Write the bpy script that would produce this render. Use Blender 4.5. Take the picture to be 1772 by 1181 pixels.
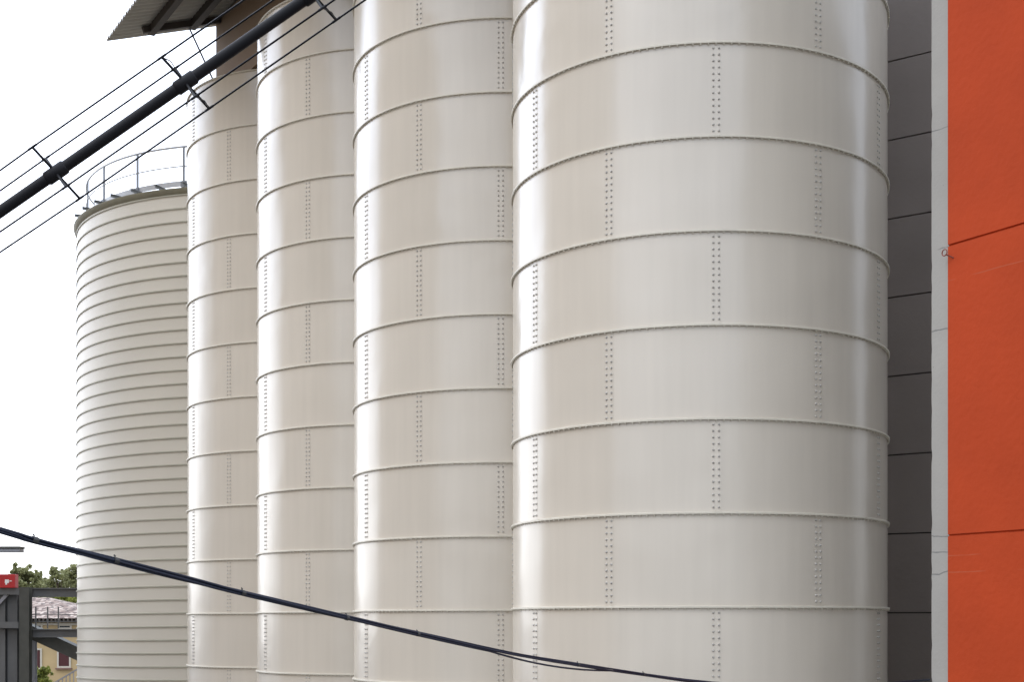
import bpy, bmesh, math, random
from mathutils import Vector, Matrix
R_ = math.radians
S = bpy.context.scene
C = S.collection
for o in list(bpy.data.objects):
    bpy.data.objects.remove(o)

# ------------------------------------------------------------------ camera
F, CX, CY, W, EYE = 2397.3, 895.5, 1078.0, 1772.0, 6.0
cam = bpy.data.cameras.new('camera')
cam.sensor_width = 36.0
cam.lens = 36.0 * F / W
cam.shift_x = -(CX - 886.0) / W
cam.shift_y = (CY - 590.5) / W
cam.clip_start = 0.1
cam.clip_end = 3000
co = bpy.data.objects.new('camera', cam)
C.objects.link(co)
co.location = (0, 0, EYE)
co.rotation_euler = (R_(90), 0, 0)
S.camera = co

# ------------------------------------------------------------------ sky, sun, exposure
SUN_AZ, SUN_EL = -125.0, 48.0          # azimuth from +Y (view direction), negative = to the left
w = bpy.data.worlds.new('World')
S.world = w
w.use_nodes = True
nt = w.node_tree
nt.nodes.clear()
N = nt.nodes.new
L = nt.links.new
sky = N('ShaderNodeTexSky')
sky.sky_type = 'NISHITA'
sky.sun_disc = False
sky.sun_elevation = R_(SUN_EL)
sky.sun_rotation = R_(SUN_AZ)
sky.air_density = 1.0
sky.dust_density = 4.0
hs = N('ShaderNodeHueSaturation')
hs.inputs['Saturation'].default_value = 0.10
L(sky.outputs[0], hs.inputs['Color'])
# overcast veil: even cloud, brighter round the veiled sun
tc = N('ShaderNodeTexCoord')
dot = N('ShaderNodeVectorMath'); dot.operation = 'DOT_PRODUCT'
ga, ge = R_(-45), R_(14)
dot.inputs[1].default_value = (math.sin(ga) * math.cos(ge), math.cos(ga) * math.cos(ge), math.sin(ge))
L(tc.outputs['Generated'], dot.inputs[0])
mr = N('ShaderNodeMapRange')
mr.inputs['From Min'].default_value = 0.80
mr.inputs['From Max'].default_value = 0.96
mr.inputs['To Min'].default_value = 0.0
mr.inputs['To Max'].default_value = 1.0
mr.interpolation_type = 'SMOOTHSTEP'
L(dot.outputs['Value'], mr.inputs['Value'])
cl = N('ShaderNodeTexNoise')
cl.inputs['Scale'].default_value = 2.2
cl.inputs['Detail'].default_value = 5
L(tc.outputs['Generated'], cl.inputs['Vector'])
m1 = N('ShaderNodeMath'); m1.operation = 'MULTIPLY_ADD'
m1.inputs[1].default_value = 24.0
L(mr.outputs[0], m1.inputs[0])
# overcast sky: dim at the horizon, three times brighter at the zenith
sz = N('ShaderNodeSeparateXYZ')
L(tc.outputs['Generated'], sz.inputs[0])
zr = N('ShaderNodeMapRange')
zr.inputs['From Min'].default_value = 0.0
zr.inputs['From Max'].default_value = 1.0
zr.inputs['To Min'].default_value = 8.5
zr.inputs['To Max'].default_value = 24.0
L(sz.outputs['Z'], zr.inputs['Value'])
L(zr.outputs[0], m1.inputs[2])
m2 = N('ShaderNodeMath'); m2.operation = 'MULTIPLY_ADD'
m2.inputs[1].default_value = 0.5
m2.inputs[2].default_value = 0.75
L(cl.outputs['Fac'], m2.inputs[0])
m3 = N('ShaderNodeMath'); m3.operation = 'MULTIPLY'
L(m1.outputs[0], m3.inputs[0]); L(m2.outputs[0], m3.inputs[1])
veil = N('ShaderNodeCombineColor')
for i, (k0, k1) in enumerate(((0.98, 0.885), (0.99, 0.975), (1.0, 1.15))):
    kr = N('ShaderNodeMapRange'); kr.inputs['From Max'].default_value = 0.35
    kr.inputs['To Min'].default_value = k0; kr.inputs['To Max'].default_value = k1
    L(sz.outputs['Z'], kr.inputs['Value'])
    mm = N('ShaderNodeMath'); mm.operation = 'MULTIPLY'; L(kr.outputs[0], mm.inputs[1])
    L(m3.outputs[0], mm.inputs[0]); L(mm.outputs[0], veil.inputs[i])
mx = N('ShaderNodeMix'); mx.data_type = 'RGBA'
mx.inputs['Factor'].default_value = 0.8
L(hs.outputs['Color'], mx.inputs['A']); L(veil.outputs[0], mx.inputs['B'])
bg = N('ShaderNodeBackground')
bg.inputs['Strength'].default_value = 0.12
L(mx.outputs['Result'], bg.inputs['Color'])
wo = N('ShaderNodeOutputWorld')
L(bg.outputs[0], wo.inputs['Surface'])

sl = bpy.data.lights.new('sun', 'SUN')
sl.energy = 0.5
sl.angle = R_(25)
sl.color = (1.0, 0.96, 0.9)
so = bpy.data.objects.new('sun', sl)
C.objects.link(so)
sd = Vector((math.sin(R_(SUN_AZ)) * math.cos(R_(SUN_EL)), math.cos(R_(SUN_AZ)) * math.cos(R_(SUN_EL)), math.sin(R_(SUN_EL))))
so.rotation_euler = (-sd).to_track_quat('-Z', 'Y').to_euler()
so.location = sd * 60
S.view_settings.view_transform = 'Standard'
S.view_settings.look = 'None'
S.view_settings.exposure = 0.09
S.view_settings.gamma = 1.0
S.view_settings.use_curve_mapping = False
S.render.engine = 'CYCLES'
S.render.resolution_x = 1024
S.render.resolution_y = 683

# ------------------------------------------------------------------ helpers
def at(x, y, d):
    """world point seen at photo pixel (x, y) at depth d metres"""
    return Vector(((x - CX) / F * d, d, EYE + (CY - y) / F * d))

def obj(name, bm, m, parent=None, smooth=None, keep=None):
    me = bpy.data.meshes.new(name)
    bmesh.ops.recalc_face_normals(bm, faces=bm.faces[:])
    bm.to_mesh(me)
    bm.free()
    o = bpy.data.objects.new(name, me)
    if m is not None:
        for q in (m if isinstance(m, (list, tuple)) else [m]):
            me.materials.append(q)
    if smooth is not None:
        for p in me.polygons:
            p.use_smooth = True
        if smooth < 180:
            me.set_sharp_from_angle(angle=R_(smooth))
    C.objects.link(o)
    if parent is not None:
        o.parent = parent
    return o

def tag(o, label, cat, group=None):
    o['label'] = label
    o['category'] = cat
    if group:
        o['group'] = group
    return o

def thing(name, label, cat, loc=(0, 0, 0), rz=0, group=None):
    o = bpy.data.objects.new(name, None)
    C.objects.link(o)
    o.location = loc
    o.rotation_euler = (0, 0, rz)
    o.empty_display_size = 0.3
    return tag(o, label, cat, group)

def box(bm, c, s, rot=None, bevel=0.0):
    r = bmesh.ops.create_cube(bm, size=1.0)
    vs = r['verts']
    M = Matrix.Translation(Vector(c)) @ ((rot.to_4x4() if rot is not None else Matrix.Identity(4))) @ Matrix.Diagonal((s[0], s[1], s[2], 1))
    bmesh.ops.transform(bm, matrix=M, verts=vs)
    if bevel:
        es = list({e for v in vs for e in v.link_edges})
        bmesh.ops.bevel(bm, geom=es, offset=bevel, segments=2, affect='EDGES', profile=0.7)

def bar(bm, a, b, wd, ht, up=(0, 0, 1)):
    """rectangular bar from a to b"""
    a, b = Vector(a), Vector(b)
    d = (b - a)
    ln = d.length
    y = d.normalized()
    u = Vector(up)
    x = y.cross(u)
    if x.length < 1e-4:
        x = y.cross(Vector((1, 0, 0)))
    x.normalize()
    z = x.cross(y)
    rot = Matrix((x, y, z)).transposed()
    box(bm, (a + b) / 2, (wd, ln, ht), rot)

def tube(bm, pts, r, n=8, cap=True):
    pts = [Vector(p) for p in pts]
    rings = []
    up = Vector((0.13, 0.21, 0.97))
    for i, p in enumerate(pts):
        if i == 0:
            d = pts[1] - p
        elif i == len(pts) - 1:
            d = p - pts[-2]
        else:
            d = (pts[i + 1] - p).normalized() + (p - pts[i - 1]).normalized()
        d.normalize()
        x = d.cross(up)
        if x.length < 1e-3:
            x = d.cross(Vector((1, 0, 0)))
        x.normalize()
        y = x.cross(d)
        rr = r[i] if isinstance(r, (list, tuple)) else r
        rings.append([bm.verts.new(p + (x * math.cos(k * 2 * math.pi / n) + y * math.sin(k * 2 * math.pi / n)) * rr) for k in range(n)])
    for a, b in zip(rings, rings[1:]):
        for k in range(n):
            bm.faces.new((a[k], a[(k + 1) % n], b[(k + 1) % n], b[k]))
    if cap:
        bm.faces.new(rings[0])
        bm.faces.new(rings[-1][::-1])

def lathe(bm, prof, n=96, closed=True):
    rings = []
    for r, z in prof:
        rings.append([bm.verts.new((r * math.cos(2 * math.pi * k / n), r * math.sin(2 * math.pi * k / n), z)) for k in range(n)])
    pr = list(zip(rings, rings[1:]))
    if closed:
        pr.append((rings[-1], rings[0]))
    for a, b in pr:
        for k in range(n):
            bm.faces.new((a[k], a[(k + 1) % n], b[(k + 1) % n], b[k]))

# ------------------------------------------------------------------ materials
def mat(name, col, rough=0.6, metal=0.0, spec=0.5, var=0.0, vscale=3.0, bump=0.0, bscale=20.0, stretch=(1, 1, 1), coat=0.0, ior=1.5, bdist=0.02):
    m = bpy.data.materials.new(name)
    m.use_nodes = True
    t = m.node_tree
    b = t.nodes['Principled BSDF']
    b.inputs['Base Color'].default_value = (*col, 1)
    b.inputs['Roughness'].default_value = rough
    b.inputs['Metallic'].default_value = metal
    b.inputs['Specular IOR Level'].default_value = spec
    b.inputs['IOR'].default_value = ior
    b.inputs['Coat Weight'].default_value = coat
    g = t.nodes.new('ShaderNodeNewGeometry')
    mp = t.nodes.new('ShaderNodeMapping')
    mp.inputs['Scale'].default_value = stretch
    t.links.new(g.outputs['Position'], mp.inputs['Vector'])
    if var:
        n = t.nodes.new('ShaderNodeTexNoise')
        n.inputs['Scale'].default_value = vscale
        n.inputs['Detail'].default_value = 6
        t.links.new(mp.outputs[0], n.inputs['Vector'])
        r = t.nodes.new('ShaderNodeMapRange')
        r.inputs['From Min'].default_value = 0.25
        r.inputs['From Max'].default_value = 0.75
        r.inputs['To Min'].default_value = 1 - var
        r.inputs['To Max'].default_value = 1 + var
        t.links.new(n.outputs['Fac'], r.inputs['Value'])
        v = t.nodes.new('ShaderNodeVectorMath'); v.operation = 'SCALE'
        v.inputs[0].default_value = col
        t.links.new(r.outputs[0], v.inputs['Scale'])
        t.links.new(v.outputs[0], b.inputs['Base Color'])
    if bump:
        n2 = t.nodes.new('ShaderNodeTexNoise')
        n2.inputs['Scale'].default_value = bscale
        n2.inputs['Detail'].default_value = 4
        t.links.new(mp.outputs[0], n2.inputs['Vector'])
        bp = t.nodes.new('ShaderNodeBump')
        bp.inputs['Strength'].default_value = bump
        bp.inputs['Distance'].default_value = bdist
        t.links.new(n2.outputs['Fac'], bp.inputs['Height'])
        t.links.new(bp.outputs[0], b.inputs['Normal'])
    return m

def silo_paint():
    m = mat('silo_paint', (0.622, 0.566, 0.480), rough=0.215, ior=1.66, var=0.035, vscale=0.5, stretch=(1, 1, 0.25))
    t = m.node_tree
    b = t.nodes['Principled BSDF']
    g = [n for n in t.nodes if n.type == 'NEW_GEOMETRY'][0]
    # soft buckles of the rolled plate: broad waves plus a few dents
    n1 = t.nodes.new('ShaderNodeTexNoise'); n1.inputs['Scale'].default_value = 0.75; n1.inputs['Detail'].default_value = 1.5
    n2 = t.nodes.new('ShaderNodeTexNoise'); n2.inputs['Scale'].default_value = 2.4; n2.inputs['Detail'].default_value = 1.0
    msk = t.nodes.new('ShaderNodeTexNoise'); msk.inputs['Scale'].default_value = 0.33; msk.inputs['Detail'].default_value = 1.0
    at_ = t.nodes.new('ShaderNodeAttribute'); at_.attribute_name = 'sheet_tone'
    sh = t.nodes.new('ShaderNodeVectorMath'); sh.operation = 'MULTIPLY_ADD'
    sh.inputs[1].default_value = (17.0, 9.0, 31.0)
    cb = t.nodes.new('ShaderNodeCombineXYZ')
    for i in range(3):
        t.links.new(at_.outputs['Fac'], cb.inputs[i])
    t.links.new(cb.outputs[0], sh.inputs[0]); t.links.new(g.outputs['Position'], sh.inputs[2])
    for n in (n1, n2, msk):
        t.links.new(sh.outputs[0], n.inputs['Vector'])
    # sheet to sheet tone, faint rain streaks
    st = t.nodes.new('ShaderNodeTexNoise'); st.inputs['Scale'].default_value = 1.0; st.inputs['Detail'].default_value = 5
    mp2 = t.nodes.new('ShaderNodeMapping'); mp2.inputs['Scale'].default_value = (7, 7, 0.35)
    t.links.new(sh.outputs[0], mp2.inputs['Vector']); t.links.new(mp2.outputs[0], st.inputs['Vector'])
    k1 = t.nodes.new('ShaderNodeMapRange'); k1.inputs['From Min'].default_value = 0.3; k1.inputs['From Max'].default_value = 0.7
    k1.inputs['To Min'].default_value = 0.975; k1.inputs['To Max'].default_value = 1.02
    t.links.new(st.outputs['Fac'], k1.inputs['Value'])
    k2 = t.nodes.new('ShaderNodeMath'); k2.operation = 'MULTIPLY_ADD'; k2.inputs[1].default_value = 0.05
    t.links.new(at_.outputs['Fac'], k2.inputs[0]); t.links.new(k1.outputs[0], k2.inputs[2])
    vs = t.nodes.new('ShaderNodeVectorMath'); vs.operation = 'SCALE'
    t.links.new(b.inputs['Base Color'].links[0].from_socket, vs.inputs[0]); t.links.new(k2.outputs[0], vs.inputs['Scale'])
    t.links.new(vs.outputs[0], b.inputs['Base Color'])
    k3 = t.nodes.new('ShaderNodeMath'); k3.operation = 'MULTIPLY_ADD'; k3.inputs[1].default_value = 0.05; k3.inputs[2].default_value = 0.215
    t.links.new(at_.outputs['Fac'], k3.inputs[0]); t.links.new(k3.outputs[0], b.inputs['Roughness'])
    mr = t.nodes.new('ShaderNodeMapRange')
    mr.inputs['From Min'].default_value = 0.5; mr.inputs['From Max'].default_value = 0.68
    t.links.new(msk.outputs['Fac'], mr.inputs['Value'])
    mu = t.nodes.new('ShaderNodeMath'); mu.operation = 'MULTIPLY'
    t.links.new(mr.outputs[0], mu.inputs[0]); t.links.new(n2.outputs['Fac'], mu.inputs[1])
    ad = t.nodes.new('ShaderNodeMath'); ad.operation = 'MULTIPLY_ADD'; ad.inputs[1].default_value = 0.35
    t.links.new(mu.outputs[0], ad.inputs[0]); t.links.new(n1.outputs['Fac'], ad.inputs[2])
    bp = t.nodes.new('ShaderNodeBump'); bp.inputs['Strength'].default_value = 1.0; bp.inputs['Distance'].default_value = 0.035
    t.links.new(ad.outputs[0], bp.inputs['Height'])
    t.links.new(bp.outputs[0], b.inputs['Normal'])
    return m

def line_mat(name, col, lines, width, lcol, var, wob=0.03, wobscale=2.0, gap=0.5, rough=0.8, bump=0.2, bscale=30, spots=0.0):
    """flat colour with thin broken horizontal marks at the world heights in `lines` (cracks, scuffs)"""
    m = mat(name, col, rough=rough, var=var, vscale=1.2, bump=bump, bscale=bscale, bdist=0.01)
    t = m.node_tree
    b = t.nodes['Principled BSDF']
    b.inputs['Specular IOR Level'].default_value = 0.2
    g = [n for n in t.nodes if n.type == 'NEW_GEOMETRY'][0]
    src = b.inputs['Base Color'].links[0].from_socket
    sx = t.nodes.new('ShaderNodeSeparateXYZ'); t.links.new(g.outputs['Position'], sx.inputs[0])
    nz = t.nodes.new('ShaderNodeTexNoise'); nz.inputs['Scale'].default_value = wobscale; nz.inputs['Detail'].default_value = 5
    t.links.new(g.outputs['Position'], nz.inputs['Vector'])
    ma = t.nodes.new('ShaderNodeMath'); ma.operation = 'MULTIPLY_ADD'; ma.inputs[1].default_value = wob
    t.links.new(nz.outputs['Fac'], ma.inputs[0]); t.links.new(sx.outputs['Z'], ma.inputs[2])
    acc = None
    for z0 in lines:
        cmp_ = t.nodes.new('ShaderNodeMath'); cmp_.operation = 'COMPARE'
        cmp_.inputs[1].default_value = z0 + wob * 0.5; cmp_.inputs[2].default_value = width
        t.links.new(ma.outputs[0], cmp_.inputs[0])
        if acc is None:
            acc = cmp_.outputs[0]
        else:
            a = t.nodes.new('ShaderNodeMath'); a.operation = 'MAXIMUM'
            t.links.new(acc, a.inputs[0]); t.links.new(cmp_.outputs[0], a.inputs[1]); acc = a.outputs[0]
    n3 = t.nodes.new('ShaderNodeTexNoise'); n3.inputs['Scale'].default_value = 1.7; n3.inputs['Detail'].default_value = 3
    t.links.new(g.outputs['Position'], n3.inputs['Vector'])
    gr = t.nodes.new('ShaderNodeMapRange'); gr.inputs['From Min'].default_value = gap; gr.inputs['From Max'].default_value = gap + 0.12
    t.links.new(n3.outputs['Fac'], gr.inputs['Value'])
    mu = t.nodes.new('ShaderNodeMath'); mu.operation = 'MULTIPLY'
    t.links.new(acc, mu.inputs[0]); t.links.new(gr.outputs[0], mu.inputs[1])
    fac = mu.outputs[0]
    if spots:
        vo = t.nodes.new('ShaderNodeTexVoronoi'); vo.inputs['Scale'].default_value = 6
        t.links.new(g.outputs['Position'], vo.inputs['Vector'])
        lt = t.nodes.new('ShaderNodeMath'); lt.operation = 'LESS_THAN'; lt.inputs[1].default_value = spots
        t.links.new(vo.outputs['Distance'], lt.inputs[0])
        a = t.nodes.new('ShaderNodeMath'); a.operation = 'MAXIMUM'
        t.links.new(fac, a.inputs[0]); t.links.new(lt.outputs[0], a.inputs[1]); fac = a.outputs[0]
    mx = t.nodes.new('ShaderNodeMix'); mx.data_type = 'RGBA'
    t.links.new(fac, mx.inputs['Factor']); t.links.new(src, mx.inputs['A'])
    mx.inputs['B'].default_value = (*lcol, 1)
    t.links.new(mx.outputs['Result'], b.inputs['Base Color'])
    return m

M = {}
M['paint'] = silo_paint()
M['flange'] = mat('flange_paint', (0.62, 0.58, 0.485), rough=0.40, var=0.08, vscale=4)
M['bolt'] = mat('bolt_head_paint', (0.44, 0.42, 0.38), rough=0.45, spec=0.3)
M['lipp'] = mat('spiral_silo_sheet', (0.57, 0.53, 0.45), rough=0.40, var=0.04, vscale=0.6, bump=0.25, bscale=1.2, bdist=0.05)
M['seam'] = mat('spiral_seam', (0.40, 0.385, 0.31), rough=0.5, var=0.06)
M['rim'] = mat('silo_rim', (0.25, 0.235, 0.17), rough=0.55, var=0.1)
M['galv'] = mat('galvanised_steel', (0.40, 0.41, 0.425), rough=0.45, metal=0.4, var=0.08, vscale=6)
M['galvdark'] = mat('dull_steel', (0.20, 0.21, 0.225), rough=0.5, metal=0.3, var=0.08)
M['black'] = mat('black_coating', (0.008, 0.008, 0.010), rough=0.5, spec=0.2)
M['cable'] = mat('cable_sheath', (0.010, 0.014, 0.028), rough=0.5, spec=0.25)
M['tie'] = mat('cable_tie', (0.03, 0.03, 0.03), rough=0.6)
M['concrete'] = line_mat('bare_concrete', (0.36, 0.345, 0.315), [9.915, 6.903, 6.52, 11.165, 9.048, 6.73], 0.006, (0.20, 0.2, 0.19), 0.09, wob=0.12, wobscale=2.5, gap=0.36, spots=0.035)
M['orange'] = line_mat('orange_paint', (0.435, 0.054, 0.0125), [9.55, 6.52, 6.694], 0.0055, (0.42, 0.085, 0.035), 0.09, wob=0.02, wobscale=3, gap=0.40, bump=0.45, bscale=14)
M['bounce'] = mat('bounce_white', (0.74, 0.73, 0.71), rough=0.85, var=0.05)  # pale reflector added on the hidden end face to lighten the nearest silo
M['darkwall'] = mat('dark_grey_panel', (0.27, 0.235, 0.215), rough=0.6, var=0.08, vscale=0.8, bump=0.15, bscale=12)
M['darkgap'] = mat('panel_backing', (0.06, 0.055, 0.05), rough=0.9)
M['gallery'] = mat('brown_gallery_sheet', (0.23, 0.165, 0.11), rough=0.85, spec=0.2, var=0.08, vscale=0.7)
M['roofsheet'] = mat('corrugated_roof_sheet', (0.36, 0.345, 0.31), rough=0.6, var=0.1, vscale=1.5)
M['timber'] = mat('dark_beam', (0.05, 0.04, 0.033), rough=0.7, var=0.15, vscale=3)
M['ground'] = mat('yard_ground', (0.12, 0.112, 0.10), rough=0.9, var=0.2, vscale=0.25, bump=0.4, bscale=6)
M['beige'] = mat('beige_render', (0.60, 0.40, 0.22), rough=0.85, var=0.08, vscale=0.4)
M['rooftrim'] = mat('brown_roof', (0.2, 0.12, 0.09), rough=0.8, var=0.1)
M['glass'] = mat('window_glass', (0.03, 0.035, 0.04), rough=0.08)
M['steel'] = mat('grey_painted_steel', (0.115, 0.115, 0.112), rough=0.6, var=0.15, vscale=2)
M['steeldark'] = mat('weathered_dark_steel', (0.062, 0.062, 0.052), rough=0.6, var=0.25, vscale=3)
M['steelpale'] = mat('pale_grey_steel', (0.25, 0.25, 0.265), rough=0.5, var=0.1)
M['yellow'] = mat('ochre_render', (0.41, 0.305, 0.16), rough=0.9, var=0.12, vscale=0.8)
M['shutter'] = mat('dark_red_shutter', (0.055, 0.008, 0.009), rough=0.6)
M['cream'] = mat('cream_trim', (0.5, 0.46, 0.38), rough=0.8)
M['red'] = mat('red_box_paint', (0.42, 0.018, 0.02), rough=0.45, var=0.1)
M['white'] = mat('white_paint', (0.75, 0.75, 0.72), rough=0.5)
M['bark'] = mat('bark', (0.09, 0.065, 0.045), rough=0.9, var=0.2)

def tiles_mat():
    m = mat('roof_tiles', (0.30, 0.15, 0.10), rough=0.85)
    t = m.node_tree; b = t.nodes['Principled BSDF']
    g = t.nodes.new('ShaderNodeNewGeometry')
    v = t.nodes.new('ShaderNodeTexVoronoi'); v.inputs['Scale'].default_value = 4.5
    t.links.new(g.outputs['Position'], v.inputs['Vector'])
    r = t.nodes.new('ShaderNodeValToRGB')
    e = r.color_ramp.elements
    e[0].position = 0.1; e[0].color = (0.04, 0.03, 0.027, 1)
    e[1].position = 0.9; e[1].color = (0.48, 0.40, 0.34, 1)
    k = r.color_ramp.elements.new(0.5); k.color = (0.19, 0.13, 0.105, 1)
    t.links.new(v.outputs['Color'], r.inputs['Fac'])
    t.links.new(r.outputs['Color'], b.inputs['Base Color'])
    return m
M['tiles'] = tiles_mat()

def leaf_mat(name, a, c):
    m = mat(name, a, rough=0.6)
    t = m.node_tree; b = t.nodes['Principled BSDF']
    g = t.nodes.new('ShaderNodeNewGeometry')
    n = t.nodes.new('ShaderNodeTexNoise'); n.inputs['Scale'].default_value = 0.9; n.inputs['Detail'].default_value = 4
    t.links.new(g.outputs['Position'], n.inputs['Vector'])
    ad = t.nodes.new('ShaderNodeMath'); ad.operation = 'MULTIPLY_ADD'; ad.inputs[1].default_value = 0.35; 
    t.links.new(g.outputs['Random Per Island'], ad.inputs[0]); t.links.new(n.outputs['Fac'], ad.inputs[2])
    mr = t.nodes.new('ShaderNodeMapRange'); mr.inputs['From Min'].default_value = 0.4; mr.inputs['From Max'].default_value = 0.95
    t.links.new(ad.outputs[0], mr.inputs['Value'])
    mx = t.nodes.new('ShaderNodeMix'); mx.data_type = 'RGBA'
    mx.inputs['A'].default_value = (*a, 1); mx.inputs['B'].default_value = (*c, 1)
    t.links.new(mr.outputs[0], mx.inputs['Factor'])
    t.links.new(mx.outputs['Result'], b.inputs['Base Color'])
    tl = t.nodes.new('ShaderNodeBsdfTranslucent')
    t.links.new(mx.outputs['Result'], tl.inputs['Color'])
    ms = t.nodes.new('ShaderNodeMixShader'); ms.inputs[0].default_value = 0.45
    t.links.new(b.outputs[0], ms.inputs[1]); t.links.new(tl.outputs[0], ms.inputs[2])
    t.links.new(ms.outputs[0], t.nodes['Material Output'].inputs['Surface'])
    return m
M['leaf'] = leaf_mat('olive_leaves', (0.16, 0.17, 0.07), (0.42, 0.42, 0.20))
M['leaf2'] = leaf_mat('yellow_green_leaves', (0.09, 0.12, 0.025), (0.34, 0.36, 0.07))

# ------------------------------------------------------------------ ground
bm = bmesh.new()
s = 1500
vs = [bm.verts.new(p) for p in ((-s, -s, 0), (s, -s, 0), (s, s, 0), (-s, s, 0))]
bm.faces.new(vs)
g = obj('ground', bm, M['ground'])
g['kind'] = 'structure'

# ------------------------------------------------------------------ bolted silos
H, PH, RAD = 1.25, 0.164, 2.816
K0, K1 = -4, 10
Z0 = EYE + (K0 + PH) * H            # lowest flange
ZT = EYE + (K1 + PH) * H            # silo top
DL = math.pi / 6
NSEG = 144

def dome(bm, p, n, r, h, seg=7):
    """bolt head: short drum with a domed cap, axis n, base at p"""
    n = Vector(n)
    x = n.cross(Vector((0, 0, 1)))
    if x.length < 0.1:
        x = Vector((1, 0, 0))
    x.normalize()
    y = n.cross(x)
    prev = None
    for rr, hh in ((r, -0.002), (r * 0.96, h * 0.45), (r * 0.62, h * 0.9)):
        ring = [bm.verts.new(Vector(p) + n * hh + (x * math.cos(2 * math.pi * k / seg) + y * math.sin(2 * math.pi * k / seg)) * rr) for k in range(seg)]
        if prev:
            for k in range(seg):
                bm.faces.new((prev[k], prev[(k + 1) % seg], ring[(k + 1) % seg], ring[k]))
        prev = ring
    top = bm.verts.new(Vector(p) + n * h)
    for k in range(seg):
        bm.faces.new((prev[k], prev[(k + 1) % seg], top))

def shell_mesh():
    bm = bmesh.new()
    prof = [(RAD, 0.0)]
    for k in range(K0, K1 + 1):
        prof.append((RAD, EYE + (k + PH) * H))
    prof += [(RAD - 0.25, ZT + 0.05), (0.4, ZT + 0.35)]
    lathe(bm, prof, NSEG, closed=False)
    return bm

def flange_mesh():
    """two bolted rim plates with bolts hanging below, z = 0 at the joint"""
    bm = bmesh.new()
    lathe(bm, [(RAD - 0.004, 0.014), (RAD + 0.030, 0.014), (RAD + 0.034, 0.010), (RAD + 0.034, -0.013), (RAD - 0.004, -0.014)], NSEG)
    nb = 174
    for i in range(nb):
        a = 2 * math.pi * (i + 0.5) / nb
        c, s_ = math.cos(a), math.sin(a)
        dome(bm, ((RAD + 0.019) * c, (RAD + 0.019) * s_, -0.013), (0, 0, -1), 0.0125, 0.024, 6)
    return bm

def seam_mesh():
    """double row of bolt heads either side of a plate lap, facing -Y, z from 0 to H"""
    bm = bmesh.new()
    # the lap plate the bolts sit on, a hair proud of the shell
    hw, r2 = 0.066 / RAD, RAD + 0.0012
    for i in range(8):
        a0, a1 = -hw + 2 * hw * i / 8, -hw + 2 * hw * (i + 1) / 8
        if i == 0:
            pv = [bm.verts.new((math.sin(a0) * r2, -math.cos(a0) * r2, z)) for z in (0.02, H - 0.02)]
        nv = [bm.verts.new((math.sin(a1) * r2, -math.cos(a1) * r2, z)) for z in (0.02, H - 0.02)]
        bm.faces.new((pv[0], nv[0], nv[1], pv[1])).material_index = 1
        pv = nv
    for sgn in (-1, 1):
        a = sgn * 0.0375 / RAD
        n = Vector((math.sin(a), -math.cos(a), 0))
        for i in range(14):
            z = 0.075 + i * (H - 0.15) / 13.0
            dome(bm, n * RAD + Vector((0, 0, z)), n, 0.0165, 0.018, 8)
    return bm

silos = [(-5.337, 34.559, 1.48, 'cream bolted steel silo farthest back of the four, under the brown gallery and canopy corner'),
         (-2.848, 30.425, 0.55, 'cream bolted steel silo third from the orange wall, right of the one under the canopy'),
         (-0.251, 26.177, -0.67, 'cream bolted steel silo directly behind and left of the widest one'),
         (2.747, 21.196, -2.28, 'widest and nearest cream bolted steel silo, beside the dark gap and orange wall')]
GS = 'bolted steel silos in a row'
root = thing('bolted_silo', silos[0][3], 'silo', (silos[0][0], silos[0][1], 0), R_(silos[0][2]), GS)
shell = obj('shell', shell_mesh(), M['paint'], root, smooth=30)
ra = random.Random(11)
tones = {}
att = shell.data.attributes.new('sheet_tone', 'FLOAT', 'FACE')
for p in shell.data.polygons:
    c = p.center
    k = int(math.floor((c.z - EYE) / H - PH))
    an_ = math.degrees(math.atan2(c.x, -c.y)) - (0 if k % 2 else 30)
    key = (k, int(math.floor(an_ / 60.0)) % 6)
    if key not in tones:
        tones[key] = ra.uniform(-0.5, 0.5)
    att.data[p.index].value = tones[key]
fl = obj('flange_ring', flange_mesh(), M['flange'], root, smooth=35)
fl.location = (0, 0, Z0)
for k in range(K0 + 1, K1 + 1):
    f2 = fl.copy(); C.objects.link(f2); f2.parent = root; f2.location = (0, 0, EYE + (k + PH) * H)
sm = obj('bolt_seam', seam_mesh(), [M['bolt'], M['paint']], root, smooth=50)
first = True
for k in range(K0, K1):
    off = 0.0 if k % 2 else DL
    for j in range(6):
        a = off + j * 2 * DL
        if first:
            q = sm; first = False
        else:
            q = sm.copy(); C.objects.link(q); q.parent = root
        q.location = (0, 0, EYE + (k + PH) * H)
        q.rotation_euler = (0, 0, a)
kids = [o for o in bpy.data.objects if o.parent == root]
for x, y, a, lab in silos[1:]:
    r = root.copy(); C.objects.link(r)
    r.location = (x, y, 0); r.rotation_euler = (0, 0, R_(a)); r['label'] = lab
    for ch in kids:
        c = ch.copy(); C.objects.link(c); c.parent = r

# ------------------------------------------------------------------ row axis: D along the row towards the camera, NN to the back right
dx, dy = silos[3][0] - silos[0][0], silos[3][1] - silos[0][1]
ln = math.hypot(dx, dy)
D = Vector((dx / ln, dy / ln, 0))
NN = Vector((-D.y, D.x, 0))
S1 = Vector((silos[0][0], silos[0][1], 0))

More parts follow.
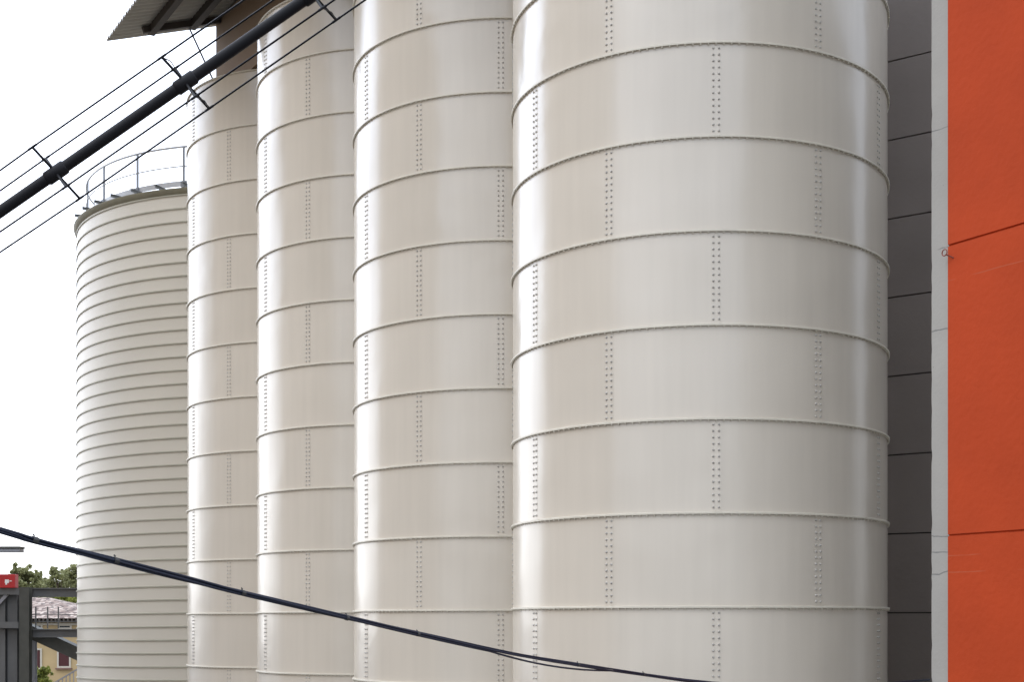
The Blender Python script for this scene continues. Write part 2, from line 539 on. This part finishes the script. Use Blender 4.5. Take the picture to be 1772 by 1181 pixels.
# ------------------------------------------------------------------ spiral-fold silo
LX, LY, LR, LP = -7.72, 42.9, 5.64, 0.365
LT = 17.60
t = thing('spiral_silo', 'greenish white silo with many narrow horizontal seams and a railed top', 'silo', (LX, LY, 0))
bm = bmesh.new()
lathe(bm, [(LR, 0), (LR, 6), (LR, 12), (LR, LT)], 160, closed=False)
obj('shell', bm, M['lipp'], t, smooth=30)
bm = bmesh.new()
seg = 96
turns = int(LT / LP) - 1
prev = None
zst = LT - 0.02 - (turns) * LP
for i in range(turns * seg + 1):
    # rises to the right as seen from the camera
    a = -math.pi / 2 + 2 * math.pi * i / seg
    z = zst + LP * i / seg
    ring = [bm.verts.new((rr * math.cos(a), rr * math.sin(a), z + dz)) for rr, dz in
            ((LR - 0.004, -0.022), (LR + 0.030, -0.018), (LR + 0.032, 0.014), (LR - 0.004, 0.020))]
    if prev:
        for k in range(3):
            bm.faces.new((prev[k], prev[k + 1], ring[k + 1], ring[k]))
    prev = ring
obj('spiral_seam', bm, M['seam'], t, smooth=40)
bm = bmesh.new()
lathe(bm, [(LR - 0.003, LT - 0.02), (LR + 0.03, LT), (LR + 0.10, LT + 0.09), (LR + 0.11, LT + 0.125), (LR - 0.1, LT + 0.13), (LR - 0.12, LT - 0.02)], 128)
obj('rim', bm, M['rim'], t, smooth=30)
bm = bmesh.new()
lathe(bm, [(LR - 0.1, LT + 0.02), (LR * 0.5, LT + 0.12), (0.3, LT + 0.25)], 64, closed=False)
obj('roof', bm, M['lipp'], t, smooth=30)
RR = LR - 0.26
bm = bmesh.new()
lathe(bm, [(RR, LT + 0.28), (RR + 0.012, LT + 0.28), (RR + 0.012, LT + 0.43), (RR, LT + 0.43)], 96)
obj('toe_board', bm, M['galv'], t, smooth=30)
for nm, zz, rad in (('top_rail', LT + 1.36, 0.03), ('mid_rail', LT + 0.83, 0.018)):
    bm = bmesh.new()
    pts = [(RR * math.cos(2 * math.pi * k / 96), RR * math.sin(2 * math.pi * k / 96), zz) for k in range(97)]
    tube(bm, pts, rad, 6)
    obj(nm, bm, M['galv'], t, smooth=40)
npost = 24
def ang_of(x, r):
    u = (x - CX) / F
    a = u * u + 1; b = -(u * LX + LY); c = LX * LX + LY * LY - r * r
    d = (-b - math.sqrt(max(b * b - a * c, 0))) / a
    return math.atan2(d - LY, u * d - LX)
pang = [ang_of(x, RR) for x in (152, 180, 238, 318)]
st = pang[3] - pang[2]
pang += [pang[3] + st * k for k in range(1, int((2 * math.pi - (pang[3] - pang[0])) / st))]
for a in pang:
    bm = bmesh.new()
    rot = Matrix.Rotation(a, 3, 'Z')
    box(bm, (RR * math.cos(a), RR * math.sin(a), LT + 0.72), (0.05, 0.05, 1.28), rot)
    box(bm, ((RR + 0.03) * math.cos(a), (RR + 0.03) * math.sin(a), LT + 0.33), (0.06, 0.13, 0.16), rot)
    obj('rail_post', bm, M['galvdark'], t)
for k in range(len(pang) * 2):
    a = pang[0] + 0.05 + k * st * 0.5
    bm = bmesh.new()
    rot = Matrix.Rotation(a, 3, 'Z')
    r0 = LR - 0.1
    box(bm, (r0 * math.cos(a), r0 * math.sin(a), LT + 0.26), (0.5, 0.10, 0.012), rot)
    box(bm, (r0 * math.cos(a), r0 * math.sin(a), LT + 0.22), (0.5, 0.012, 0.07), rot)
    obj('rim_bracket', bm, M['galvdark'], t)

# ------------------------------------------------------------------ gallery on top of the bolted silos, with its roof
def row(al, n, z):
    p = S1 + D * al + NN * n
    return Vector((p.x, p.y, z))
GZ = ZT + 0.06
t = thing('roof_gallery', 'brown clad gallery on the silo tops with an overhanging corrugated roof', 'building', row(0, 0, GZ))
def local(bm):
    bmesh.ops.translate(bm, verts=bm.verts[:], vec=-Vector(t.location))
    return bm
GA0, GA1, GN = -0.60, 22.0, 2.05
EA = -1.10          # verge position along the row
EN = -4.60          # eave offset
EZ = EYE + 13.92    # eave height
SLP = 0.93 / 2.62   # roof slope rising to the back
bm = bmesh.new()
def roofz(n): return EZ + (n - EN) * SLP
prof = [(-GN, GZ), (-GN, roofz(-GN) - 0.10), (0, roofz(0) - 0.10), (GN, roofz(-GN) - 0.10), (GN, GZ)]
fa = [bm.verts.new(row(GA0, n, z)) for n, z in prof]
fb = [bm.verts.new(row(GA1, n, z)) for n, z in prof]
bm.faces.new(fa); bm.faces.new(fb[::-1])
for i in range(5):
    j = (i + 1) % 5
    bm.faces.new((fa[i], fa[j], fb[j], fb[i]))
obj('wall', local(bm), M['gallery'], t)
# corrugated roof sheets: waves run down the slope, so the eave shows teeth
for side in (-1, 1):
    bm = bmesh.new()
    pitch = 0.22
    nst = int((GA1 + 1.0 - EA) / pitch * 8)
    cols = []
    for i in range(nst + 1):
        al = EA + i * pitch / 8
        wv = 0.045 * math.cos(2 * math.pi * i / 8)
        c = []
        for n in (abs(EN), 0.0):
            zz = EZ + (abs(EN) - n) * SLP + wv
            c.append((bm.verts.new(row(al, side * n, zz + 0.004)), bm.verts.new(row(al, side * n, zz - 0.004))))
        cols.append(c)
    for a, b in zip(cols, cols[1:]):
        bm.faces.new((a[0][0], a[1][0], b[1][0], b[0][0]))
        bm.faces.new((a[0][1], b[0][1], b[1][1], a[1][1]))
        bm.faces.new((a[0][0], b[0][0], b[0][1], a[0][1]))
    for c in (cols[0], cols[-1]):
        bm.faces.new((c[0][0], c[0][1], c[1][1], c[1][0]))
    obj('roof_sheet', local(bm), M['roofsheet'], t, smooth=60)
# purlins along the row
for n in (-3.72, -2.72):
    bm = bmesh.new()
    z = roofz(n) - 0.155
    bar(bm, row(EA + 0.72, n, z), row(GA1, n, z), 0.15, 0.2)
    obj('purlin', local(bm), M['timber'], t)
# rafters under the purlins
for al in [EA + 0.85] + [3.2 + 3.2 * k for k in range(6)]:
    bm = bmesh.new()
    bar(bm, row(al, -3.95, roofz(-3.95) - 0.14), row(al, -1.9, roofz(-1.9) - 0.14), 0.10, 0.15)
    obj('rafter', local(bm), M['timber'], t)
bm = bmesh.new()
pr = row(EA + 0.85, -2.85, roofz(-2.85) - 0.2)
tube(bm, [pr, row(GA0 + 0.1, -2.02, GZ + 0.25)], 0.022, 6)
obj('brace_rod', local(bm), M['galvdark'], t)

# ------------------------------------------------------------------ orange building
d_ = 14.6
WC = Vector(((1612 - CX) / F * d_, d_, 0))
t = thing('orange_building', 'tall orange painted concrete wall with a bare grey strip at its left edge', 'building', WC, math.atan2(D.y, D.x))
# local frame: x along the wall towards the camera, y = NN (into the building)
BL, BD, BH = 1.9, 12.0, 17.0
XB = 0.239
rnd = random.Random(4)
bm = bmesh.new()
# concrete core with a slightly chipped front edge
zs = [i * 0.08 for i in range(int(BH / 0.08) + 1)]
A = []; B = []; Cc = []; Dd = []
for z in zs:
    j = rnd.uniform(-0.003, 0.003) - (0.008 if rnd.random() < 0.10 else 0)
    A.append(bm.verts.new((-j if j < 0 else 0.0, 0.0, z)))
    B.append(bm.verts.new((BL, 0.0, z)))
    Cc.append(bm.verts.new((BL, BD, z)))
    Dd.append(bm.verts.new((0, BD, z)))
for i in range(len(zs) - 1):
    for P, Q in ((A, B), (B, Cc), (Cc, Dd), (Dd, A)):
        bm.faces.new((P[i], Q[i], Q[i + 1], P[i + 1]))
bm.faces.new((A[-1], B[-1], Cc[-1], Dd[-1]))
obj('concrete_wall', bm, M['concrete'], t)
# painted skin: extruded profile with recessed floor joints
bm = bmesh.new()
prof = [(-0.003, 0.02)]
for zj in (0.881, 3.892, 6.903, 9.915, 12.926):
    prof += [(-0.003, zj - 0.011), (0.018, zj - 0.007), (0.018, zj + 0.007), (-0.003, zj + 0.011)]
prof += [(-0.003, BH - 0.02)]
# the skin stands 22 mm proud so that the grooves have depth
off = -0.022
la = [bm.verts.new((XB, off + y if y > 0 else off, z)) for y, z in prof]
lb = [bm.verts.new((BL - 0.01, off + y if y > 0 else off, z)) for y, z in prof]
for i in range(len(prof) - 1):
    bm.faces.new((la[i], lb[i], lb[i + 1], la[i + 1]))
ba = [bm.verts.new((XB, -0.001, z)) for y, z in prof]
for i in range(len(prof) - 1):
    bm.faces.new((la[i], la[i + 1], ba[i + 1], ba[i]))
obj('painted_facing', bm, M['orange'], t)
# unseen pale facing, added to bounce light onto the silo's right side
bm = bmesh.new()
box(bm, (-0.012, BD / 2 + 0.06, BH / 2), (0.016, BD - 0.14, BH - 0.1))
obj('bounce_facing', bm, M['bounce'], t)
bm = bmesh.new()
zr = 9.832
ring = [(XB + 0.012 + 0.033 * math.cos(2 * math.pi * k / 16), -0.085, zr + 0.033 * math.sin(2 * math.pi * k / 16)) for k in range(17)]
tube(bm, ring, 0.006, 6)
tube(bm, [(XB + 0.036, -0.085, zr - 0.026), (XB + 0.075, -0.02, zr - 0.06)], 0.008, 6)
obj('ring_hook', bm, mat('rusty_red_hook', (0.22, 0.05, 0.03), rough=0.6), t, smooth=40)

# ------------------------------------------------------------------ dark panelled wall in the gap
d_ = 26.0
P0 = Vector(((1535 - CX) / F * d_, d_, 0))
an = math.atan2(-0.0183, 0.0258)
t = thing('dark_panel_building', 'dark grey panelled wall in the narrow gap behind the widest silo', 'building', P0, an)
pitch = 136.3 * 26 / F
zj = EYE + 16.5 / F * 26
z = zj - 4 * pitch
bm = bmesh.new()
box(bm, (0.6, 2.06, 9.75), (12, 4, 19.5))
obj('backing', bm, M['darkgap'], t)
bm = bmesh.new()
while z < 18.2:
    z0 = max(z + 0.013, 0.0)
    box(bm, (0.6, 0.03, (z0 + z + pitch - 0.013) / 2), (12.02, 0.06, z + pitch - 0.013 - z0))
    z += pitch
obj('cladding', bm, M['darkwall'], t)

# ------------------------------------------------------------------ boom with stay wires (upper left)
BZ = 10.0
t = thing('stayed_boom', 'long black tubular boom with four stay wires and cross spreaders, crossing the sky', 'boom', at(321, 143, BZ))
def loc2(bm):
    bmesh.ops.translate(bm, verts=bm.verts[:], vec=-Vector(t.location))
    return bm
def cl_(x): return 366.8 - 0.6970 * x
PX = BZ / F
bm = bmesh.new()
tube(bm, [at(-3060, cl_(-3060), BZ), at(1500, cl_(1500), BZ)], 0.0410, 20)
obj('boom_tube', loc2(bm), M['black'], t, smooth=40)
spx = [97 - 222 * k for k in range(3, 0, -1)] + [97, 321, 541, 761, 981]
# offsets of the four wires at a spreader: (dx, dy in px, depth m)
wires = [((-41, -44.5), -0.125), ((-18, -25), 0.235), ((17, 24), -0.235), ((41, 44.5), 0.125)]
def wp(x, i, sc=1.0):
    (ox, oy), dz = wires[i]
    return at(x + ox * sc, cl_(x) + oy * sc, BZ + dz * sc)
for i in range(4):
    bm = bmesh.new()
    pts = [at(-3000, cl_(-3000), BZ)] + [wp(x, i, 0.93 if x < 0 else 1.0) for x in spx] + [at(1480, cl_(1480), BZ)]
    tube(bm, pts, 0.0070, 6)
    obj('stay_wire', loc2(bm), M['black'], t, smooth=60)
ax = (at(600, cl_(600), BZ) - at(0, cl_(0), BZ)).normalized()
for x in spx:
    c = at(x, cl_(x), BZ)
    bm = bmesh.new()
    tube(bm, [c - ax * 0.085, c - ax * 0.075, c + ax * 0.075, c + ax * 0.085], [0.043, 0.051, 0.051, 0.043], 20)
    for i in range(4):
        e = wp(x, i, 0.93 if x < 0 else 1.0)
        tube(bm, [c, e], 0.0100, 6)
        tube(bm, [e - ax * 0.035, e + ax * 0.035], 0.009, 6)
    for i, j in ((0, 1), (2, 3)):
        if x > 200:
            a, b = wp(x, i), wp(x, j)
            mid = (a + b) / 2 + ax * 0.02
            tube(bm, [a, mid, b], 0.0045, 5)
    obj('spreader', loc2(bm), M['black'], t, smooth=50)

# ------------------------------------------------------------------ telecom cable bundle (lower left)
cp = [(-700, 716, 4.0), (-350, 820, 4.35), (0, 919, 4.8), (60, 935.5, 4.9), (200, 971, 5.2), (325, 1003, 5.6), (420, 1027, 5.9), (600, 1070, 6.6), (740, 1102, 7.3),
      (880, 1132, 8.1), (1000, 1151.5, 8.9), (1100, 1166, 9.8), (1210, 1181, 10.8), (1330, 1190, 12.0), (1450, 1190, 13.0), (1609, 1178, 14.64)]
cpts = [at(*p) for p in cp]
# smooth by Catmull-Rom
def crom(p, n=8):
    out = []
    for i in range(len(p) - 1):
        a, b, c, d = p[max(i - 1, 0)], p[i], p[i + 1], p[min(i + 2, len(p) - 1)]
        for k in range(n):
            u = k / n
            out.append(0.5 * ((2 * b) + (c - a) * u + (2 * a - 5 * b + 4 * c - d) * u * u + (3 * b - a - 3 * c + d) * u ** 3))
    out.append(p[-1].copy())
    return out
cs = crom(cpts)
t = thing('cable_bundle', 'sagging bundle of black telephone cables running low across the silos', 'cable', cs[24])
def loc3(bm):
    bmesh.ops.translate(bm, verts=bm.verts[:], vec=-Vector(t.location))
    return bm
rnd = random.Random(7)
strands = [(0.0, 0.0078, 0.0056), (2.2, 0.0078, 0.0063), (4.1, 0.0078, 0.0058), (1.2, 0.0128, 0.0030)]
for ph0, off, rad in strands:
    pts = []
    for i, p in enumerate(cs):
        a = ph0 + i * 0.10
        lo = 0.0
        if ph0 == 4.1 and 70 < i < 86:      # one strand hangs loose below the others
            lo = 0.028 * math.sin((i - 70) / 16 * math.pi)
        pts.append(p + Vector((0.0, math.cos(a) * off, math.sin(a) * off - lo)))
    bm = bmesh.new()
    tube(bm, pts, rad, 8)
    obj('cable', loc3(bm), M['cable'], t, smooth=60)
for px in (65, 205, 418, 598, 720, 1000, 1110):
    i = min(range(len(cs)), key=lambda k: abs(CX + F * cs[k].x / cs[k].y - px))
    d = (cs[min(i + 1, len(cs) - 1)] - cs[i - 1]).normalized()
    bm = bmesh.new()
    tube(bm, [cs[i] - d * 0.011, cs[i] + d * 0.011], 0.0132, 8)
    tube(bm, [cs[i] + Vector((0, 0, 0.015)), cs[i] + Vector((-0.006, 0, 0.022))], 0.003, 5)
    obj('cable_tie', loc3(bm), M['tie'], t)

# ------------------------------------------------------------------ steel frame, lower left
FZ = 43.0
t = thing('steel_frame', 'grey steel yard frame of posts and beams standing left of the seamed silo', 'steel frame', at(42, 1078, FZ) * 1.0)
t.location.z = 0
def loc4(bm):
    bmesh.ops.translate(bm, verts=bm.verts[:], vec=-Vector(t.location))
    return bm
def px_bar(name, x0, y0, x1, y1, dep, m, d=FZ, bev=0):
    """block covering pixels x0..x1, y0..y1 at depth d with thickness dep"""
    bm = bmesh.new()
    a, b = at(x0, y1, d), at(x1, y0, d)
    box(bm, ((a.x + b.x) / 2, d + dep / 2, (a.z + b.z) / 2), (b.x - a.x, dep, b.z - a.z))
    return bm
def to_ground(x0, y0, x1, dep, d=FZ):
    bm = bmesh.new()
    a, b = at(x0, 1078, d), at(x1, y0, d)
    # H section: two flanges and a web
    wd = b.x - a.x
    box(bm, ((a.x + b.x) / 2, d + 0.012, b.z / 2), (wd, 0.024, b.z))
    box(bm, ((a.x + b.x) / 2, d + dep - 0.012, b.z / 2), (wd, 0.024, b.z))
    box(bm, ((a.x + b.x) / 2, d + dep / 2, b.z / 2), (0.03, dep - 0.05, b.z - 0.01))
    return bm
obj('post', loc4(to_ground(33, 1017, 50, 0.3)), M['steeldark'], t)
obj('post', loc4(to_ground(13, 1026, 29.5, 0.3, FZ + 0.3)), M['steel'], t)
obj('post', loc4(to_ground(-14, 1026, 9, 0.3, FZ + 0.2)), M['steel'], t)
obj('post', loc4(to_ground(50.5, 1102, 60.5, 0.2, FZ + 1.2)), M['steelpale'], t)
obj('beam', loc4(px_bar('', -60, 1018.5, 33, 1030, 0.25, None, FZ + 0.02)), M['steel'], t)
obj('beam', loc4(px_bar('', -60, 1077, 32, 1088, 0.25, None, FZ + 0.04)), M['steel'], t)
def ibeam(x0, y0, x1, y1, d):
    bm = bmesh.new()
    a, b = at(x0, y1, d), at(x1, y0, d)
    h = b.z - a.z
    box(bm, ((a.x + b.x) / 2, d, a.z + 0.015), (b.x - a.x, 0.22, 0.03))
    box(bm, ((a.x + b.x) / 2, d, b.z - 0.015), (b.x - a.x, 0.22, 0.03))
    box(bm, ((a.x + b.x) / 2, d, (a.z + b.z) / 2), (b.x - a.x, 0.03, h - 0.06))
    return bm
obj('beam', loc4(ibeam(50, 1018.5, 175, 1034, FZ + 0.45)), M['steel'], t)
obj('beam', loc4(ibeam(50, 1089.5, 175, 1104, FZ + 0.45)), M['steel'], t)
bm = bmesh.new()
bar(bm, at(-8, 1052, FZ + .1), at(12.5, 1029, FZ + .1), 0.06, 0.10)
obj('brace', loc4(bm), M['steelpale'], t)
# railing above the lower beam
bm = bmesh.new()
for px in (62, 82.5, 101):
    p = at(px, 1088.5, FZ + 0.45); q = at(px, 1051, FZ + 0.45)
    bar(bm, p, q, 0.035, 0.035)
bar(bm, at(50, 1076.5, FZ + 0.45), at(175, 1076.5, FZ + 0.45), 0.03, 0.03)
bar(bm, at(50, 1064.5, FZ + 0.45), at(175, 1064.5, FZ + 0.45), 0.02, 0.02)
obj('railing', loc4(bm), M['steel'], t)
# sloping stair stringer behind the frame
bm = bmesh.new()
bar(bm, at(40, 1087, FZ + 1.0), at(170, 1147, FZ + 1.0), 0.5, 0.40)
obj('stair_stringer', loc4(bm), M['steeldark'], t)

# red call box on the frame
d = FZ - 0.1
a, b = at(-3, 1018.2, d), at(26, 994.5, d)
t2 = thing('red_box', 'small red box with a white mark on top of the steel frame', 'box', ((a.x + b.x) / 2, d + 0.15, a.z))
bm = bmesh.new()
box(bm, (0, 0, (b.z - a.z) / 2), (b.x - a.x, 0.3, b.z - a.z), bevel=0.02)
obj('casing', bm, M['red'], t2)
bm = bmesh.new()
ctr = at(12, 1007.5, d)
for ox, oz, wd, ht in ((0, 0.01, 0.125, 0.11), (-0.02, -0.07, 0.05, 0.05), (0.115, 0.02, 0.07, 0.028)):
    box(bm, (ctr.x - t2.location.x + ox, -0.152, ctr.z - a.z + oz), (wd, 0.012, ht))
obj('white_mark', bm, M['white'], t2)

# lamp head reaching in from the left
d = 22.0
a, b = at(-40, 957, d), at(38.5, 947, d)
t3 = thing('street_lamp', 'flat grey lamp head reaching in from the left edge above the red box', 'lamp', (at(-120, 1000, d).x, d, 0))
bm = bmesh.new()
box(bm, ((a.x + b.x) / 2 - t3.location.x, 0, a.z + 0.030), (b.x - a.x - 0.01, 0.20, 0.055), bevel=0.012)
obj('lamp_head', bm, M['steelpale'], t3)
bm = bmesh.new()
box(bm, ((a.x + b.x) / 2 - t3.location.x, 0, a.z + 0.0755), (b.x - a.x + 0.005, 0.24, 0.034), bevel=0.008)
obj('lamp_cover', bm, M['steeldark'], t3)
bm = bmesh.new()
tube(bm, [(0, 0, 0), (0, 0, a.z - 0.3), (0.08, 0, a.z + 0.0), (a.x - t3.location.x + 0.15, 0, a.z + 0.055)], 0.045, 10)
obj('lamp_pole', bm, M['steel'], t3, smooth=50)

# ------------------------------------------------------------------ yellow house
HZ = 82.0
t = thing('yellow_house', 'ochre house with tiled roof and dark red shutters beyond the steel frame', 'house', (at(90, 1078, HZ).x, HZ, 0))
def hl(x, y, dy=0.0):
    p = at(x, y, HZ)
    return Vector((p.x - t.location.x, dy, p.z))
x0, x1 = hl(-60, 0).x, hl(215, 0).x
ez = hl(0, 1071).z
bm = bmesh.new()
box(bm, ((x0 + x1) / 2, 4.5, ez / 2), (x1 - x0, 9, ez))
obj('wall', bm, M['yellow'], t)
# hipped roof with the hip falling to the right
bm = bmesh.new()
e = 0.55
rz = hl(0, 1036).z
c0 = [(x0 - e, -e, ez), (x1 - 1.6, -e, ez), (x1 - 1.6, 9 + e, ez), (x0 - e, 9 + e, ez)]
c0[1] = (hl(172, 0).x, -e, ez); c0[2] = (hl(172, 0).x, 9 + e, ez)
rh = EYE + 43 / F * (HZ + 4.5)
rv = [(x0 + 2, 4.5, rh), (hl(42, 0).x, 4.5, rh)]
vs = [bm.verts.new(p) for p in c0]; rs = [bm.verts.new(p) for p in rv]
bm.faces.new((vs[0], vs[1], rs[1], rs[0])); bm.faces.new((vs[1], vs[2], rs[1]))
bm.faces.new((vs[2], vs[3], rs[0], rs[1])); bm.faces.new((vs[3], vs[0], rs[0])); bm.faces.new(vs[::-1])
obj('roof', bm, M['tiles'], t)
# rafter ends under the eave
bm = bmesh.new()
xx = x0
while xx < hl(172, 0).x:
    box(bm, (xx, -0.3, ez - 0.13), (0.09, 0.5, 0.2))
    xx += 0.24
obj('rafter_end', bm, M['timber'], t)
bm = bmesh.new()
box(bm, ((x0 + x1) / 2, -0.04, hl(0, 1081).z), (x1 - x0, 0.08, 0.14))
obj('string_course', bm, M['cream'], t)
def window(xa, ya, xb, yb, shutter=True):
    a, b = hl(xa, yb), hl(xb, ya)
    cx, cz, wd, ht = (a.x + b.x) / 2, (a.z + b.z) / 2, b.x - a.x, b.z - a.z
    bm = bmesh.new()
    k = 0.10
    box(bm, (cx, -0.03, cz + ht / 2 + k / 2), (wd + 2 * k, 0.06, k)); box(bm, (cx, -0.03, cz - ht / 2 - k / 2), (wd + 2 * k, 0.06, k))
    box(bm, (cx - wd / 2 - k / 2, -0.03, cz), (k, 0.06, ht)); box(bm, (cx + wd / 2 + k / 2, -0.03, cz), (k, 0.06, ht))
    f = obj('window', bm, M['cream'], t)
    bm = bmesh.new()
    box(bm, (cx, -0.012, cz), (wd - 0.002, 0.024, ht - 0.002))
    obj('shutter' if shutter else 'pane', bm, M['shutter'] if shutter else M['glass'], f)
    if not shutter:
        return
    bm = bmesh.new()
    zc = a.z - k - 0.05
    box(bm, (cx, -0.08, zc), (wd + 0.35, 0.16, 0.08))
    obj('sill', bm, M['rooftrim'], f)
window(62, 1126, 70, 1157)
window(102, 1128, 120, 1154)
window(103.5, 1084, 121.5, 1087, False)
window(62, 1084, 71, 1087, False)

# stair railing in front of the house
t = thing('stair_railing', 'thin pale stair railing climbing towards the seamed silo, in front of the ochre house', 'railing', (at(115, 1078, 52).x, 52, 0))
bm = bmesh.new()
p0, p1 = at(92, 1184, 52), at(150, 1150, 52)
off = Vector((t.location.x, 52, 0))
bar(bm, p0 - off, p1 - off, 0.06, 0.05)
obj('handrail', bm, M['steelpale'], t)
for k in range(9):
    p = p0.lerp(p1, (k + 0.5) / 9) - off
    bm = bmesh.new()
    bar(bm, (p.x, 0, p.z - 1.1), (p.x, 0, p.z), 0.03, 0.03)
    obj('baluster', bm, M['steelpale'], t)
bm = bmesh.new()
bar(bm, p0 - off - Vector((0, 0, 1.1)), p1 - off - Vector((0, 0, 1.1)), 0.06, 0.3)
for k in (0.0, 0.5, 1.0):
    p = p0.lerp(p1, k) - off
    bar(bm, (p.x, 0, 0), (p.x, 0, p.z - 1.1), 0.12, 0.12)
obj('stair_base', bm, M['steel'], t)
# ------------------------------------------------------------------ trees
def leaves(bm, rnd, c, r, n, size):
    for _ in range(n):
        while True:
            v = Vector((rnd.uniform(-1, 1), rnd.uniform(-1, 1), rnd.uniform(-1, 1)))
            if v.length < 1:
                break
        p = Vector(c) + Vector((v.x * r[0], v.y * r[1], v.z * r[2]))
        a = Vector((rnd.gauss(0, 1), rnd.gauss(0, 1), rnd.gauss(0, 1))).normalized()
        b = a.cross(Vector((rnd.gauss(0, 1), rnd.gauss(0, 1), rnd.gauss(0, 1)))).normalized()
        s_ = size * rnd.uniform(0.6, 1.4)
        bm.faces.new([bm.verts.new(p + q) for q in (a * s_, b * s_ * 0.5, -a * s_, -b * s_ * 0.5)])

def tree(name, label, px, ytop, d, wpx, seed, m, nclump=16, dens=150, size=0.16, spread=1.0, hole=0.55, base=None, cat='tree', group=None):
    rnd = random.Random(seed)
    top = at(px, ytop, d)
    t = thing(name, label, cat, (top.x, d, 0), 0, group)
    Ht = top.z
    wr = wpx * 0.75 / F * d
    low = Ht * (0.35 if base is None else base)
    bmT = bmesh.new(); bmL = bmesh.new()
    lim = []
    tr = [Vector((0, 0, 0)), Vector((rnd.uniform(-.2, .2), 0, low)), Vector((rnd.uniform(-.3, .3), 0, Ht * 0.8))]
    tube(bmT, tr, [Ht * 0.022, Ht * 0.016, Ht * 0.005], 8)
    nclump = int(nclump * 3.2)
    for i in range(nclump):
        u = (i + rnd.random()) / nclump
        z = low + (Ht - low) * (0.05 + 0.93 * u)
        wmax = wr * (1.0 - max(0.0, u - 0.5) / 0.5 * 0.55)
        a = rnd.uniform(0, 2 * math.pi)
        rr = wmax * math.sqrt(rnd.random())
        c = Vector((math.cos(a) * rr, math.sin(a) * rr, z))
        st = tr[1].lerp(tr[2], max(0, u - 0.2))
        tube(bmT, [st, st.lerp(c, 0.5) + Vector((0, 0, 0.1)), c], [Ht * 0.006, Ht * 0.0035, Ht * 0.0015], 5)
        cr = wr * rnd.uniform(0.14, 0.27) * spread
        zz = min(cr * 0.9, max(0.15, (Ht - z)))
        leaves(bmL, rnd, c, (cr, cr, zz), int(dens * 1.5), size * 0.75)
        for _ in range(5):
            o2 = Vector((rnd.uniform(-1, 1), rnd.uniform(-1, 1), rnd.uniform(-.4, .8))) * cr * 1.5
            leaves(bmL, rnd, c + o2, (cr * 0.3, cr * 0.3, cr * 0.3), dens // 5, size * 0.75)
    obj('trunk', bmT, M['bark'], t, smooth=50)
    obj('crown', bmL, m, t)
    return t
GT = 'trees behind the house'
tree('broad_leaf_tree', 'olive green tree showing its top just right of the red box', 38, 984, 112, 62, 3, M['leaf'], 22, 150, 0.17, group=GT)
tree('broad_leaf_tree', 'low olive green tree between the two taller crowns, above the upper beam', 68, 1002, 116, 56, 5, M['leaf'], 18, 150, 0.17, group=GT)
tree('broad_leaf_tree', 'sparse olive tree with open twigs close left of the seamed silo', 104, 985, 108, 50, 8, M['leaf'], 18, 70, 0.16, 0.8, group=GT)
tree('broad_leaf_tree', 'dark olive tree whose crown runs behind the seamed silo', 136, 978, 110, 52, 12, M['leaf'], 22, 110, 0.16, 0.8, group=GT)
tree('broad_leaf_tree', 'yellow green bushy tree seen between the upper beam and the tiled roof', 96, 1030, 96, 66, 21, M['leaf2'], 20, 170, 0.17, group=GT)
tree('broad_leaf_tree', 'green bushy tree at the hip of the tiled roof, beside the seamed silo', 132, 1038, 94, 50, 22, M['leaf2'], 18, 170, 0.17, group=GT)
tree('leafy_shrub', 'bright green shrub at the foot of the ochre house below its left window', 72, 1153, 60, 44, 31, M['leaf2'], 14, 110, 0.10, cat='shrub', base=0.2)

# ------------------------------------------------------------------ beige building across the yard (seen only in the silos' gloss)
t = thing('beige_building', 'long beige rendered building across the yard, mirrored in the silo paint', 'building', (-29, 16.2, 0))
bm = bmesh.new()
box(bm, (-5, 0, 15.5), (10, 34, 31))
obj('wall', bm, M['beige'], t)
bm = bmesh.new()
box(bm, (-5, 0, 31.25), (11, 35, 0.5))
obj('roof', bm, M['rooftrim'], t)
for k in range(8):
    for j in range(8):
        bm = bmesh.new()
        y = -14.7 + j * 4.2; z = 2.2 + k * 3.5
        for oy, oz, sy, sz in ((0, 0.85, 1.5, 0.12), (0, -0.85, 1.5, 0.12), (-0.69, 0, 0.12, 1.58), (0.69, 0, 0.12, 1.58)):
            box(bm, (0.02, y + oy, z + oz), (0.12, sy, sz))
        f = obj('window', bm, M['cream'], t)
        bm = bmesh.new()
        box(bm, (0.012, y, z), (0.03, 1.26, 1.58))
        obj('pane', bm, M['glass'], f)
